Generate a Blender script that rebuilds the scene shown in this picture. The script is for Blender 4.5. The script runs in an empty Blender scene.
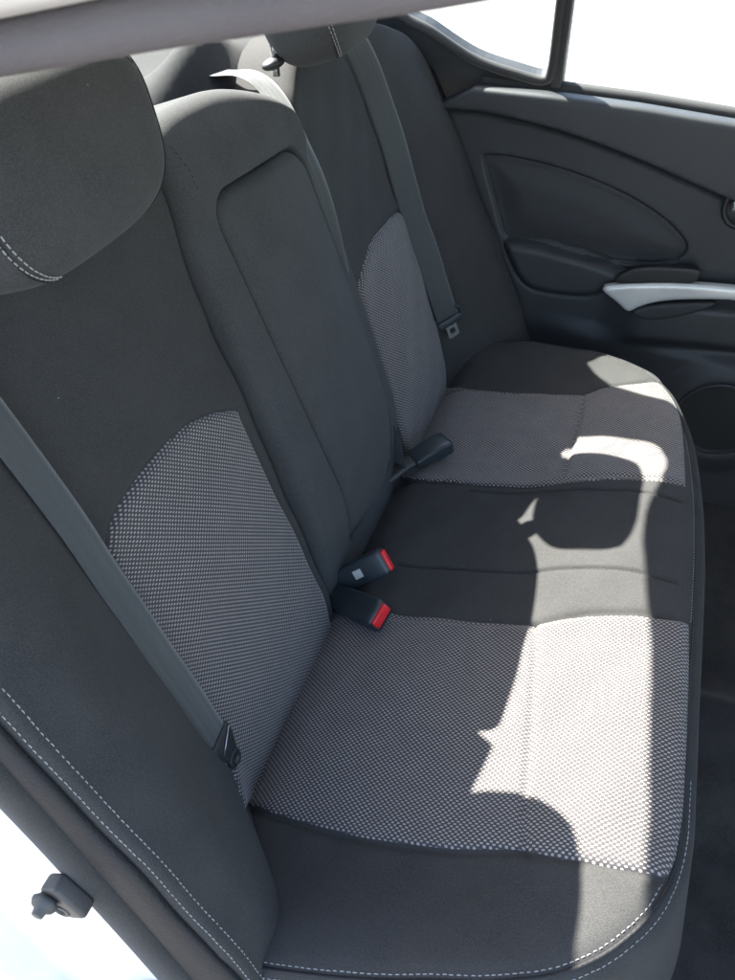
import bpy, bmesh, math, random
import numpy as np
from mathutils import Vector, Matrix
from mathutils.geometry import delaunay_2d_cdt
random.seed(4); rng=np.random.default_rng(4)
S=bpy.context.scene; COL=S.collection
R=math.radians
# ------------------------------------------------------------------ camera data
CAM=np.array([0.26655707550684626,-0.30337498677034375,0.9415109241175224])
CM=np.array([[0.9460086562957597,-0.24024534690154295,0.217600081584655],[0.32137137897395366,0.6075905966508351,-0.7263291978508805],[0.04228544670111328,0.7570441467666462,0.6519939423366201]])
FP=856.8071478861434; PW,PH=735,980
def ray(p): return CM@np.array([(p[0]-PW/2)/FP,-(p[1]-PH/2)/FP,-1.])
def at_y(p,y):
    d=ray(p); return CAM+d*((y-CAM[1])/d[1])
def at_z(p,z):
    d=ray(p); return CAM+d*((z-CAM[2])/d[2])
# ------------------------------------------------------------------ helpers
def link(name,mesh,mats,parent=None,smooth=True):
    o=bpy.data.objects.new(name,mesh); COL.objects.link(o)
    for m in (mats if isinstance(mats,(list,tuple)) else [mats]): mesh.materials.append(m)
    if smooth: mesh.polygons.foreach_set('use_smooth',[True]*len(mesh.polygons))
    if parent is not None: o.parent=parent
    return o
def thing(name,label,cat,loc=(0,0,0),group=None):
    o=bpy.data.objects.new(name,None); COL.objects.link(o); o.location=loc; o.empty_display_size=.05
    o['label']=label; o['category']=cat
    if group: o['group']=group
    return o
def reparent(o,parent):
    """keep world placement of a mesh written in world coordinates"""
    o.parent=parent
    off=Vector((0,0,0)); p=parent
    while p is not None: off+=p.location; p=p.parent
    o.location=-off
    return o
def build(name,verts,faces,mat,parent=None,smooth=True,uv=None,fmat=None):
    me=bpy.data.meshes.new(name); me.from_pydata([tuple(map(float,v)) for v in verts],[],[tuple(int(i) for i in f) for f in faces]); me.update()
    o=link(name,me,mat,None,smooth)
    if uv is not None:
        l=me.uv_layers.new(name='UVMap'); idx=np.zeros(len(me.loops),int); me.loops.foreach_get('vertex_index',idx)
        l.data.foreach_set('uv',np.asarray(uv,float)[idx].ravel())
    if fmat is not None: me.polygons.foreach_set('material_index',fmat)
    if parent is not None: reparent(o,parent)
    return o
def catmull(pts,n=10,closed=False):
    P=np.array(pts,float); out=[]; N=len(P); rngN=N if closed else N-1
    for i in range(rngN):
        if closed: a,b,c,d=P[(i-1)%N],P[i],P[(i+1)%N],P[(i+2)%N]
        else: a,b,c,d=P[max(i-1,0)],P[i],P[i+1],P[min(i+2,N-1)]
        for k in range(n):
            t=k/n; out.append(.5*((2*b)+(c-a)*t+(2*a-5*b+4*c-d)*t*t+(3*b-a-3*c+d)*t**3))
    if not closed: out.append(P[-1])
    return np.array(out)
def resample(P,step,closed=False):
    P=np.asarray(P,float)
    if closed: P=np.vstack([P,P[:1]])
    L=np.r_[0,np.cumsum(np.linalg.norm(np.diff(P,axis=0),axis=1))]
    n=max(2,int(round(L[-1]/step))); t=np.linspace(0,L[-1],n+1)
    Q=np.stack([np.interp(t,L,P[:,k]) for k in range(P.shape[1])],1)
    return Q[:-1] if closed else Q
def rounded(corners,r,n=8):
    """polygon with rounded corners; r a number or one per corner"""
    C=np.array(corners,float); N=len(C); out=[]
    rr=r if isinstance(r,(list,tuple)) else [r]*N
    for i in range(N):
        a,b,c=C[i-1],C[i],C[(i+1)%N]; q=rr[i]
        if q<=0: out.append(b); continue
        u=(a-b)/np.linalg.norm(a-b); v=(c-b)/np.linalg.norm(c-b)
        q=min(q,.49*np.linalg.norm(a-b),.49*np.linalg.norm(c-b))
        p0,p2=b+u*q,b+v*q
        for k in range(n+1):
            t=k/n; out.append((1-t)**2*p0+2*t*(1-t)*b+t*t*p2)
    return np.array(out)
def area(P): x,y=P[:,0],P[:,1]; return .5*np.sum(x*np.roll(y,-1)-y*np.roll(x,-1))
def seg_dist(Q,P,closed=True):
    Q=np.asarray(Q,float); A=P if closed else P[:-1]; B=np.roll(P,-1,0) if closed else P[1:]
    best=np.full(len(Q),1e9)
    for a,b in zip(A,B):
        ab=b-a; L=ab@ab
        if L<1e-14: continue
        t=np.clip(((Q-a)@ab)/L,0,1); d=np.hypot(*(Q-a-t[:,None]*ab).T); best=np.minimum(best,d)
    return best
def inside(Q,P):
    x,y=Q[:,0],Q[:,1]; c=np.zeros(len(Q),bool)
    for a,b in zip(P,np.roll(P,-1,0)):
        if a[1]==b[1]: continue
        m=(a[1]>y)!=(b[1]>y); xx=(b[0]-a[0])*(y-a[1])/(b[1]-a[1])+a[0]; c^=m&(x<xx)
    return c
def sstep(x,a,b):
    t=np.clip((x-a)/(b-a),0,1); return t*t*(3-2*t)
def offs(P,e):
    P=resample(P,.004,True)
    if area(P)<0: P=P[::-1]
    nx=np.roll(P,-1,0)-np.roll(P,1,0); nx/=np.linalg.norm(nx,axis=1)[:,None]; L=P+np.stack([-nx[:,1],nx[:,0]],1)*e
    return L[seg_dist(L,P)>abs(e)-.0004]
class Surf:
    """a padded panel: outline in a frame, rounded rim, swelling and seams"""
    def __init__(s,O,U,V,N,outline,r=.03,drop=.03,extra=None,grooves=()):
        s.O=np.array(O,float); s.U,s.V,s.N=[np.array(a,float) for a in (U,V,N)]
        P=resample(outline,.008,True)
        if area(P)<0: P=P[::-1]
        s.P=P; s.r=r; s.drop=drop; s.extra=extra; s.grooves=[(np.asarray(g[0],float),g[1],g[2]) for g in grooves]
    def top(s,Q):
        Q=np.atleast_2d(Q); h=np.zeros(len(Q))
        if s.extra is not None: h=h+s.extra(Q[:,0],Q[:,1])
        for g,w,dp in s.grooves: h-=dp*np.exp(-(seg_dist(Q,g,False)/w)**2)
        return h
    def height(s,Q):
        Q=np.atleast_2d(np.asarray(Q,float)); d=seg_dist(Q,s.P); d=np.where(inside(Q,s.P),d,0)
        t=np.clip(1-d/s.r,0,1); return s.top(Q)-s.drop*(1-np.sqrt(1-t*t))
    def W(s,Q,h):
        Q=np.atleast_2d(Q); return s.O+Q[:,:1]*s.U+Q[:,1:2]*s.V+np.asarray(h).reshape(-1,1)*s.N
    def on(s,Q,off=0.): return s.W(Q,s.height(Q)+off)
    def pick(s,p):
        d=ray(p); h=0.
        for _ in range(12):
            t=(h-(CAM-s.O)@s.N)/(d@s.N); X=CAM+t*d-s.O; q=np.array([X@s.U,X@s.V]); h=float(s.height(q[None])[0])*.6+h*.4
        return q
    def picks(s,ps): return np.array([s.pick(p) for p in ps])
    def normals(s,Q):
        e=1e-3; a=s.on(Q+np.array([e,0]))-s.on(Q-np.array([e,0])); b=s.on(Q+np.array([0,e]))-s.on(Q-np.array([0,e]))
        n=np.cross(a,b); n/=np.linalg.norm(n,axis=1)[:,None]+1e-12
        return np.where((n@s.N)[:,None]<0,-n,n)
    def mesh(s,name,mat,parent,g=.006,skirt=.1,nrim=7,inset=0.,fine=None):
        P=s.P; nx=np.roll(P,-1,0)-np.roll(P,1,0); nx/=np.linalg.norm(nx,axis=1)[:,None]; nin=np.stack([-nx[:,1],nx[:,0]],1)
        loops=[]
        for k in range(nrim+1):
            th=k/nrim*math.pi/2; d=s.r*(1-math.cos(th)); loops.append((P+nin*d, s.drop*(1-math.sin(th))))
        pts=[];hs=[]
        for L,dp in loops:
            dd=seg_dist(L,P); ok=(dd>=s.r*(1-math.cos(math.pi/2*(loops.index((L,dp)) if 0 else 0)))-1) 
            pts.append(L); hs.append(s.top(L)-dp)
        # drop loop points that fold over in tight corners
        keep=[];kh=[]
        for k,(L,h) in enumerate(zip(pts,hs)):
            want=s.r*(1-math.cos(k/nrim*math.pi/2)); dd=seg_dist(L,P); m=(dd>want-.0004)
            if k==0: m[:]=True
            keep.append(L[m]); kh.append(h[m])
        x0,y0=P.min(0);x1,y1=P.max(0)
        X,Y=np.meshgrid(np.arange(x0,x1,g),np.arange(y0,y1,g)); X=X+(np.arange(X.shape[0])%2)[:,None]*g/2
        G=np.stack([X.ravel(),Y.ravel()],1); G=G[inside(G,P)]; dd=seg_dist(G,P); G=G[dd>s.r+g*.5]
        if fine is not None: G=G[seg_dist(G,fine)>.009]; G=np.vstack([G]+[offs(fine,e) for e in (-.007,-.0045,-.0025,-.0005,.0015,.0035,.0055,.0075)]); G=G[inside(G,P)]; G=G[seg_dist(G,P)>s.r+.001]
        for gl,w_,dp_ in s.grooves:
            L=resample(gl,.005); tt=np.gradient(L,axis=0); tt/=np.linalg.norm(tt,axis=1)[:,None]+1e-9; nn_=np.stack([-tt[:,1],tt[:,0]],1)
            G=G[seg_dist(G,gl,False)>w_*2.1]
            E=np.vstack([L+nn_*w_*k for k in (-2,-1.2,-.6,0,.6,1.2,2)]); E=E[inside(E,P)]; E=E[seg_dist(E,P)>s.r+.001]
            dE=seg_dist(E,gl,False); G=np.vstack([G,E])
        Q=np.vstack(keep+[G]); H=np.r_[np.concatenate(kh),s.top(G)]
        n=len(P)
        res=delaunay_2d_cdt([Vector((a,b)) for a,b in Q],[(i,(i+1)%n) for i in range(n)],[],1,1e-7)
        vo,fo,orig=res[0],res[2],res[3]
        Qo=np.array([(v.x,v.y) for v in vo]); Ho=np.array([H[o[0]] if len(o) else 0. for o in orig])
        Wd=s.W(Qo,Ho); faces=[list(f) for f in fo]
        # skirt
        bi={}
        for k,o in enumerate(orig):
            for j in o:
                if j<n: bi[j]=k
        ring=[bi[j] for j in range(n)]
        V=list(Wd); uv=[tuple(q) for q in Qo]; prev=ring; base=np.array([Ho[i] for i in ring])
        for st in (.3,.65,1.):
            new=[]
            for j,i0 in enumerate(ring):
                new.append(len(V)); q=Qo[i0]-nin[j]*(-inset*st)
                V.append(s.W(q[None],[base[j]-skirt*st])[0]); uv.append((q[0]-nin[j][0]*skirt*st,q[1]-nin[j][1]*skirt*st))
            for j in range(n): faces.append([prev[j],prev[(j+1)%n],new[(j+1)%n],new[j]][::-1] )
            prev=new
        o=build(name,V,faces,mat,parent,True,uv)
        bm=bmesh.new(); bm.from_mesh(o.data); bmesh.ops.recalc_face_normals(bm,faces=bm.faces); 
        c=max(bm.faces,key=lambda f:f.calc_center_median().dot(Vector(s.N)))
        if c.normal.dot(Vector(s.N))<0: bmesh.ops.reverse_faces(bm,faces=bm.faces)
        bm.to_mesh(o.data); bm.free()
        return o
    def patch(s,name,outline,mat,parent,g=.005,off=.002,dip=.003,smooth=True):
        P=resample(outline,.004,True)
        if area(P)<0: P=P[::-1]
        nx=np.roll(P,-1,0)-np.roll(P,1,0); nx/=np.linalg.norm(nx,axis=1)[:,None]; nin=np.stack([-nx[:,1],nx[:,0]],1)
        L2=P+nin*.0025; L2=L2[seg_dist(L2,P)>.0022]
        x0,y0=P.min(0);x1,y1=P.max(0)
        X,Y=np.meshgrid(np.arange(x0,x1,g),np.arange(y0,y1,g)); X=X+(np.arange(X.shape[0])%2)[:,None]*g/2
        G=np.stack([X.ravel(),Y.ravel()],1); G=G[inside(G,P)]; G=G[seg_dist(G,P)>.0025+g*.5]
        Q=np.vstack([P,L2,G]); n=len(P)
        res=delaunay_2d_cdt([Vector((a,b)) for a,b in Q],[(i,(i+1)%n) for i in range(n)],[],1,1e-7)
        Qo=np.array([(v.x,v.y) for v in res[0]]); dd=seg_dist(Qo,P)
        h=s.height(Qo)+off-dip*np.clip(1-dd/.002,0,1)
        o=build(name,s.W(Qo,h),[list(f) for f in res[2]],mat,parent,True,Qo)
        me=o.data
        if len(me.polygons) and np.array(me.polygons[0].normal)@s.N<0: me.flip_normals()
        return o
def tube(name,path,rad,mat,parent=None,n=10,closed=False,caps=True,squash=None):
    P=np.asarray(path,float); m=len(P); V=[];F=[]
    rad=np.broadcast_to(rad,(m,)); up=None
    for i in range(m):
        t=P[(i+1)%m if closed else min(i+1,m-1)]-P[(i-1) if (closed or i>0) else 0]; t=t/(np.linalg.norm(t)+1e-12)
        if up is None:
            up=np.cross(t,[0,0,1.]); 
            if np.linalg.norm(up)<.1: up=np.cross(t,[0,1.,0])
        up=up-t*(up@t); up/=np.linalg.norm(up); b=np.cross(t,up)
        for k in range(n):
            a=2*math.pi*k/n; V.append(P[i]+rad[i]*(math.cos(a)*up+math.sin(a)*b))
    for i in range(m if closed else m-1):
        j=(i+1)%m
        for k in range(n): F.append([i*n+k,i*n+(k+1)%n,j*n+(k+1)%n,j*n+k])
    if caps and not closed: F.append(list(range(n))[::-1]); F.append([(m-1)*n+k for k in range(n)])
    o=build(name,V,F,mat,parent)
    return o
def stitches(name,surf,Q,mat,parent,ln=.0048,gap=.0022,r=.00048,off=.0004):
    Q=resample(Q,.0005); V=[];F=[]; step=int((ln+gap)/.0005); n1=int(ln/.0005)
    i=0; idx=[]
    while i+n1<len(Q): idx.append(i); i+=step+int(rng.integers(-1,2))
    A=np.array([[Q[i],Q[i+n1//2],Q[i+n1]] for i in idx]); 
    for c in range(3): pass
    W0=[surf.on(A[:,c],off if c==1 else -.0003) for c in range(3)]; N0=surf.normals(A[:,1])
    for k in range(len(idx)):
        jit=rng.normal(0,.00012,3); p=[W0[c][k]+jit for c in range(3)]; t=p[2]-p[0]; t/=np.linalg.norm(t)+1e-9; b=np.cross(t,N0[k])
        base=len(V)
        for c,rr in zip((0,.5,1,1.5,2),(.5,.95,1,.95,.5)):
            q=p[int(c)]*(1-(c%1))+p[min(int(c)+1,2)]*(c%1)
            for a in range(6):
                an=a*math.pi/3; V.append(q+r*rr*(math.cos(an)*b+math.sin(an)*N0[k]))
        for c in range(4):
            for a in range(6): F.append([base+c*6+a,base+c*6+(a+1)%6,base+c*6+6+(a+1)%6,base+c*6+6+a])
        F.append([base+a for a in range(6)][::-1]); F.append([base+24+a for a in range(6)])
    return build(name,V,F,mat,parent)
def ribbon(name,C3,across,width,th,mat,parent,nw=6,crown=.0):
    """webbing: centre points, unit across vectors; UV in metres"""
    C3=np.asarray(C3,float); across=np.asarray(across,float); m=len(C3); V=[];F=[];uv=[]
    L=np.r_[0,np.cumsum(np.linalg.norm(np.diff(C3,axis=0),axis=1))]
    w=np.broadcast_to(width,(m,))
    for i in range(m):
        t=C3[min(i+1,m-1)]-C3[max(i-1,0)]; t/=np.linalg.norm(t); a=across[i]-t*(across[i]@t); a/=np.linalg.norm(a); nn=np.cross(t,a)
        for side in (1,-1):
            for k in range(nw+1):
                x=(k/nw-.5); edge=1-.6*(abs(x)*2)**8
                V.append(C3[i]+a*x*w[i]+nn*(side*th/2*edge+crown*(1-4*x*x))); uv.append((L[i],x*w[i]))
    K=2*(nw+1)
    for i in range(m-1):
        for k in range(nw):
            F.append([i*K+k,i*K+k+1,(i+1)*K+k+1,(i+1)*K+k]); j=nw+1
            F.append([i*K+j+k+1,i*K+j+k,(i+1)*K+j+k,(i+1)*K+j+k+1])
        F.append([i*K+nw,i*K+2*nw+1,(i+1)*K+2*nw+1,(i+1)*K+nw]); F.append([i*K+nw+1,i*K,(i+1)*K,(i+1)*K+nw+1])
    return build(name,V,F,mat,parent,True,uv)
def box_bm(bm,c,ax,size,bev=0.,seg=3):
    """box centred c, axes ax (3 unit vectors), full size"""
    M=Matrix([[ax[j][i]*size[j] for j in range(3)]+[c[i]] for i in range(3)]+[[0,0,0,1]])
    r=bmesh.ops.create_cube(bm,size=1.0,matrix=M)
    if bev>0:
        es=list({e for v in r['verts'] for e in v.link_edges}); bmesh.ops.bevel(bm,geom=es,offset=bev,segments=seg,profile=.5,affect='EDGES')
def bm_obj(name,bm,mat,parent,smooth=True):
    bmesh.ops.recalc_face_normals(bm,faces=bm.faces); me=bpy.data.meshes.new(name); bm.to_mesh(me); bm.free()
    o=link(name,me,mat,None,smooth); 
    if parent is not None: reparent(o,parent)
    return o
def loft(name,rings,mat,parent,closed_ring=True,caps=True):
    V=[];F=[];n=len(rings[0])
    for r_ in rings: V+=list(r_)
    for i in range(len(rings)-1):
        for k in range(n if closed_ring else n-1): F.append([i*n+k,i*n+(k+1)%n,(i+1)*n+(k+1)%n,(i+1)*n+k])
    if caps and closed_ring: F.append(list(range(n))[::-1]); F.append([(len(rings)-1)*n+k for k in range(n)])
    me=build(name,V,F,mat,None,True)
    bm=bmesh.new(); bm.from_mesh(me.data); bmesh.ops.recalc_face_normals(bm,faces=bm.faces); bm.to_mesh(me.data); bm.free()
    if parent is not None: reparent(me,parent)
    return me
# ------------------------------------------------------------------ materials
def mat(name):
    m=bpy.data.materials.new(name); m.use_nodes=True; nt=m.node_tree; b=nt.nodes['Principled BSDF']; return m,nt,b
def N(nt,t,**k):
    n=nt.nodes.new(t)
    for a,v in k.items():
        if a.startswith('i_'): n.inputs[a[2:]].default_value=v
        else: setattr(n,a,v)
    return n
def mth(nt,op,a,b=None,c=None):
    n=nt.nodes.new('ShaderNodeMath'); n.operation=op
    for i,x in enumerate((a,b,c)):
        if x is None: continue
        if isinstance(x,(int,float)): n.inputs[i].default_value=x
        else: nt.links.new(x,n.inputs[i])
    return n.outputs[0]
def mixc(nt,f,a,b):
    n=nt.nodes.new('ShaderNodeMix'); n.data_type='RGBA'
    for s_,x in ((n.inputs[0],f),(n.inputs[6],a),(n.inputs[7],b)):
        if isinstance(x,(int,float)): s_.default_value=x
        elif isinstance(x,tuple): s_.default_value=(*x,1)
        else: nt.links.new(x,s_)
    return n.outputs[2]
def bump(nt,b,h,strength,dist):
    n=nt.nodes.new('ShaderNodeBump'); n.inputs['Strength'].default_value=strength; n.inputs['Distance'].default_value=dist
    nt.links.new(h,n.inputs['Height']); nt.links.new(n.outputs[0],b.inputs['Normal'])
def noise(nt,sc,det=3,rough=.5,vec=None):
    n=nt.nodes.new('ShaderNodeTexNoise'); n.inputs['Scale'].default_value=sc; n.inputs['Detail'].default_value=det; n.inputs['Roughness'].default_value=rough
    if vec is None:
        tc=nt.nodes.new('ShaderNodeTexCoord'); vec=tc.outputs['Object']
    nt.links.new(vec,n.inputs['Vector']); return n.outputs[0]
def uvxy(nt):
    u=nt.nodes.new('ShaderNodeUVMap'); s_=nt.nodes.new('ShaderNodeSeparateXYZ'); nt.links.new(u.outputs[0],s_.inputs[0]); return s_.outputs[0],s_.outputs[1]
def ramp(nt,x,a,b):
    n=nt.nodes.new('ShaderNodeMapRange'); n.inputs[1].default_value=a; n.inputs[2].default_value=b; n.clamp=True
    n.interpolation_type='SMOOTHSTEP'; nt.links.new(x,n.inputs[0]); return n.outputs[0]
def fabric(name,c1,c2,sheen=.35,rough=.92,lint=True):
    m,nt,b=mat(name)
    big=noise(nt,14,4,.6); fine=noise(nt,900,2,.6); col=mixc(nt,ramp(nt,big,.3,.7),c1,c2)
    col2=mixc(nt,ramp(nt,fine,.35,.75),col,tuple(x*1.55 for x in c2))
    if lint:
        v=N(nt,'ShaderNodeTexVoronoi',i_Scale=42.); tc=N(nt,'ShaderNodeTexCoord'); nt.links.new(tc.outputs['Object'],v.inputs['Vector'])
        spot=mth(nt,'LESS_THAN',v.outputs['Distance'],.035); cs=N(nt,'ShaderNodeSeparateColor'); nt.links.new(v.outputs['Color'],cs.inputs[0])
        spot=mth(nt,'MULTIPLY',spot,mth(nt,'GREATER_THAN',cs.outputs[0],.965)); col2=mixc(nt,spot,col2,(.22,.21,.2))
    nt.links.new(col2,b.inputs['Base Color']); b.inputs['Roughness'].default_value=rough; b.inputs['Specular IOR Level'].default_value=.12
    b.inputs['Sheen Weight'].default_value=sheen; b.inputs['Sheen Roughness'].default_value=.45; b.inputs['Sheen Tint'].default_value=(1,1,1,1)
    h=mth(nt,'ADD',mth(nt,'MULTIPLY',fine,.6),mth(nt,'MULTIPLY',noise(nt,260,3,.6),.6)); bump(nt,b,h,.24,.0011)
    return m
M_black=fabric('black_knit',(.029,.0285,.028),(.0365,.0358,.0352),.03)
M_centre=fabric('charcoal_knit',(.034,.0348,.0350),(.043,.044,.0442),.05)
M_head=fabric('headrest_knit',(.034,.0345,.0345),(.043,.0435,.0435),.06)
M_carpet=fabric('carpet',(.012,.0115,.011),(.032,.030,.029),.15)
M_shelf=fabric('shelf_felt',(.016,.017,.0175),(.025,.026,.026),.1)
def mesh_fabric(swap=False):
    m,nt,b=mat('woven_mesh'); u,v=uvxy(nt)
    if swap: u,v=v,u
    tc=N(nt,'ShaderNodeUVMap'); wob=noise(nt,30,2,.5,tc.outputs[0])
    uu=mth(nt,'ADD',u,mth(nt,'MULTIPLY',wob,.003)); vv=mth(nt,'ADD',v,mth(nt,'MULTIPLY',wob,-.0025))
    a=mth(nt,'COSINE',mth(nt,'MULTIPLY',uu,2*math.pi/.0068)); c=mth(nt,'COSINE',mth(nt,'MULTIPLY',vv,2*math.pi/.0058))
    p=mth(nt,'MULTIPLY',mth(nt,'SIGN',mth(nt,'MULTIPLY',a,c)),mth(nt,'MULTIPLY',mth(nt,'POWER',mth(nt,'ABSOLUTE',a),.45),mth(nt,'POWER',mth(nt,'ABSOLUTE',c),1.7)))
    thr=noise(nt,500,2,.5,tc.outputs[0]); p2=mth(nt,'ADD',p,mth(nt,'MULTIPLY',mth(nt,'SUBTRACT',thr,.5),.5))
    f=ramp(nt,p2,.18 if swap else .08,.62 if swap else .5)
    yarn=mixc(nt,ramp(nt,noise(nt,40,3,.6,tc.outputs[0]),.3,.7),(.265,.24,.222),(.31,.283,.263))
    col=mixc(nt,f,(.046,.041,.042),yarn)
    nt.links.new(col,b.inputs['Base Color']); b.inputs['Roughness'].default_value=.85; b.inputs['Specular IOR Level'].default_value=.3
    b.inputs['Sheen Weight'].default_value=.15
    h=mth(nt,'ADD',mth(nt,'MULTIPLY',f,.8),mth(nt,'MULTIPLY',thr,.2)); bump(nt,b,h,.5,.0012); return m
M_mesh=mesh_fabric(); M_meshb=mesh_fabric(True)
def plastic(name,c,rough,grain=.15,scale=500,spec=.5,metal=0.,gd=.0008):
    m,nt,b=mat(name); n=noise(nt,scale,3,.6); big=noise(nt,9,3,.6)
    nt.links.new(mixc(nt,ramp(nt,big,.3,.7),tuple(x*.9 for x in c),tuple(x*1.1 for x in c)),b.inputs['Base Color'])
    nt.links.new(mth(nt,'ADD',mth(nt,'MULTIPLY',big,.14),rough-.07),b.inputs['Roughness']); b.inputs['Specular IOR Level'].default_value=spec; b.inputs['Metallic'].default_value=metal
    if grain>0: bump(nt,b,n,grain,gd)
    return m
M_rail=plastic('flocked_trim',(.105,.096,.101),.9,.5,420,.1,0.,.002)
M_leather=plastic('leatherette',(.014,.0137,.0155),.62,.7,300,.3,0.,.0015)
M_door=plastic('door_plastic',(.028,.031,.035),.52,.45,650)
M_doorsoft=plastic('door_soft_trim',(.024,.026,.030),.62,.5,500)
M_dark=plastic('dark_plastic',(.012,.013,.015),.45,.2)
M_buckle=plastic('buckle_plastic',(.024,.031,.036),.34,.12,900)
M_red=plastic('red_button',(.62,.018,.022),.35,.05)
M_silver=plastic('satin_silver',(.62,.62,.60),.34,.05,900,.5,.35)
M_steel=plastic('steel',(.42,.43,.45),.28,.04,400,.5,.9)
M_chrome=plastic('chrome',(.75,.75,.75),.12,0,100,.5,1.)
M_paint=plastic('white_paint',(.70,.685,.66),.3,.03,200)
M_rubber=plastic('rubber_seal',(.035,.035,.036),.75,.6,700)
M_seal=fabric('flocked_seal',(.020,.0195,.019),(.030,.029,.028),.15,lint=False)
M_stop=plastic('grey_plastic',(.042,.040,.039),.5,.3,500)
M_pale=plastic('pale_trim',(.42,.42,.40),.6,.2)
M_liner=fabric('headliner_felt',(.42,.41,.39),(.48,.47,.45),.2,lint=False)
M_thread=plastic('pale_thread',(.30,.29,.28),.8,0); M_dthread=plastic('dark_thread',(.012,.012,.014),.8,0)
M_label=plastic('paper_label',(.42,.42,.38),.7,0)
def webbing():
    m,nt,b=mat('webbing'); u,v=uvxy(nt)
    t=mth(nt,'SINE',mth(nt,'MULTIPLY',mth(nt,'ADD',u,mth(nt,'ABSOLUTE',v)),2*math.pi/.0022)); rib=mth(nt,'COSINE',mth(nt,'MULTIPLY',v,2*math.pi/.0085))
    nt.links.new(mixc(nt,ramp(nt,t,-.8,.8),(.021,.0245,.025),(.032,.0365,.037)),b.inputs['Base Color'])
    b.inputs['Roughness'].default_value=.6; b.inputs['Sheen Weight'].default_value=.3
    bump(nt,b,mth(nt,'ADD',mth(nt,'MULTIPLY',t,.3),mth(nt,'MULTIPLY',rib,.4)),.5,.0006); return m
M_web=webbing()
def glass(name,tint):
    m,nt,b=mat(name); nt.nodes.remove(b); out=nt.nodes['Material Output']
    t=N(nt,'ShaderNodeBsdfTransparent'); t.inputs[0].default_value=(*tint,1); g=N(nt,'ShaderNodeBsdfGlossy'); g.inputs['Roughness'].default_value=.02
    f=N(nt,'ShaderNodeLayerWeight',i_Blend=.5); fr=mth(nt,'ADD',mth(nt,'MULTIPLY',mth(nt,'POWER',f.outputs['Facing'],5.),.9),.03); mx=N(nt,'ShaderNodeMixShader'); nt.links.new(fr,mx.inputs[0]); nt.links.new(t.outputs[0],mx.inputs[1]); nt.links.new(g.outputs[0],mx.inputs[2]); nt.links.new(mx.outputs[0],out.inputs[0]); return m
M_glass=glass('window_glass',(.93,.96,.95))
def concrete():
    m,nt,b=mat('pale_concrete'); n=noise(nt,3,6,.6); nt.links.new(mixc(nt,ramp(nt,n,.3,.7),(.15,.147,.142),(.19,.187,.182)),b.inputs['Base Color']); b.inputs['Roughness'].default_value=.9; bump(nt,b,noise(nt,60,4,.6),.3,.01); return m
M_ground=concrete()
# ------------------------------------------------------------------ seat frames
SL=R(15.9865); RC=R(20.8255)
Uc=np.array([math.cos(SL),0,math.sin(SL)]); Nc=np.array([-math.sin(SL),0,math.cos(SL)])
Ub=np.array([-math.sin(RC),0,math.cos(RC)]); Nb=np.array([math.cos(RC),0,math.sin(RC)])
Y=np.array([0,1.,0]); MID=1.33   # mirror: y -> MID-y
seat=thing('rear_seat','black rear bench seat with two grey woven mesh panels and folded centre armrest','car seat',(0,.65,-.25))
# ---- cushion
cush_out=catmull([(-.06,-.01),(.05,-.022),(.14,-.020),(.25,.000),(.34,.020),(.41,.058),(.465,.122),(.488,.20),(.490,.30),(.489,.40),(.489,.51),(.487,.65),(.479,.79),(.464,.92),(.442,1.02),(.410,1.10),(.36,1.165),(.28,1.215),(.18,1.25),(.08,1.27),(-.06,1.275)],8,True)
flat=Surf((0,0,0),Uc,Y,Nc,cush_out,.03,.03)
seamN=flat.picks([(527,856),(525,820),(529,760),(533,700),(536,650),(535,626)]); seamF=flat.picks([(564,478),(568,460),(576,430),(584,396)])
seamM1=flat.picks([(400,566),(450,570),(516,574),(591,575),(640,579),(688,589)]); seamM2=flat.picks([(470,492),(531,494),(580,494),(627,496),(687,508)])
insN=[(243,802),(270,813),(300,822),(370,840),(450,850),(525,853),(560,860),(620,871),(667,881),(676,862),(684,820),(688,780),(690,700),(690,624),(640,617),(590,617),(535,627),(480,622),(400,615),(340,607),(322,597)]
insF=[(398,470),(404,479),(415,480),(466,485),(541,487),(581,482),(627,480),(686,488),(685,451),(680,411),(662,386),(627,385),(602,388),(583,395),(530,393),(466,389),(437,385),(425,382)]
iN=flat.picks(insN); iF=flat.picks(insF)
def cext(u,v):
    h=-.006+.010*sstep(u,.20,.33)*(1-sstep(u,.40,.50))           # front roll
    h=h+.008*np.sin(np.clip((v-.16)/.33,0,1)*math.pi)*np.sin(np.clip(u/.28,0,1)*math.pi)
    h=h+.008*np.sin(np.clip((v-.82)/.30,0,1)*math.pi)*np.sin(np.clip(u/.28,0,1)*math.pi)
    h=h+.012*np.sin(np.clip((v-.46)/.40,0,1)*math.pi)
    h=h+.018*(1-sstep(v,.02,.14))*(1-sstep(u,.2,.45))+.022*sstep(v,1.12,1.24)*(1-sstep(u,.15,.4))
    h=h-.030*(1-sstep(u,-.05,.035))
    h=h+.0022*np.sin(u*31+v*9+.6)*np.sin(v*23-u*7)+.0010*np.sin(u*75+v*13)*np.sin(v*61)
    return h
cush=Surf((0,0,0),Uc,Y,Nc,cush_out,.030,.030,cext,[(seamN,.004,.0055),(seamF,.004,.006),(seamM1,.0030,.0045),(seamM2,.0030,.0045),(resample(iN,.01,True),.005,.0045),(resample(iF,.01,True),.005,.0045)])
cushion=cush.mesh('seat_cushion',M_black,seat,g=.0055,skirt=.17,inset=.012)
cush.patch('fabric_insert',cush.picks(insN),M_mesh,cushion)
cush.patch('fabric_insert',cush.picks(insF),M_mesh,cushion)
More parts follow.
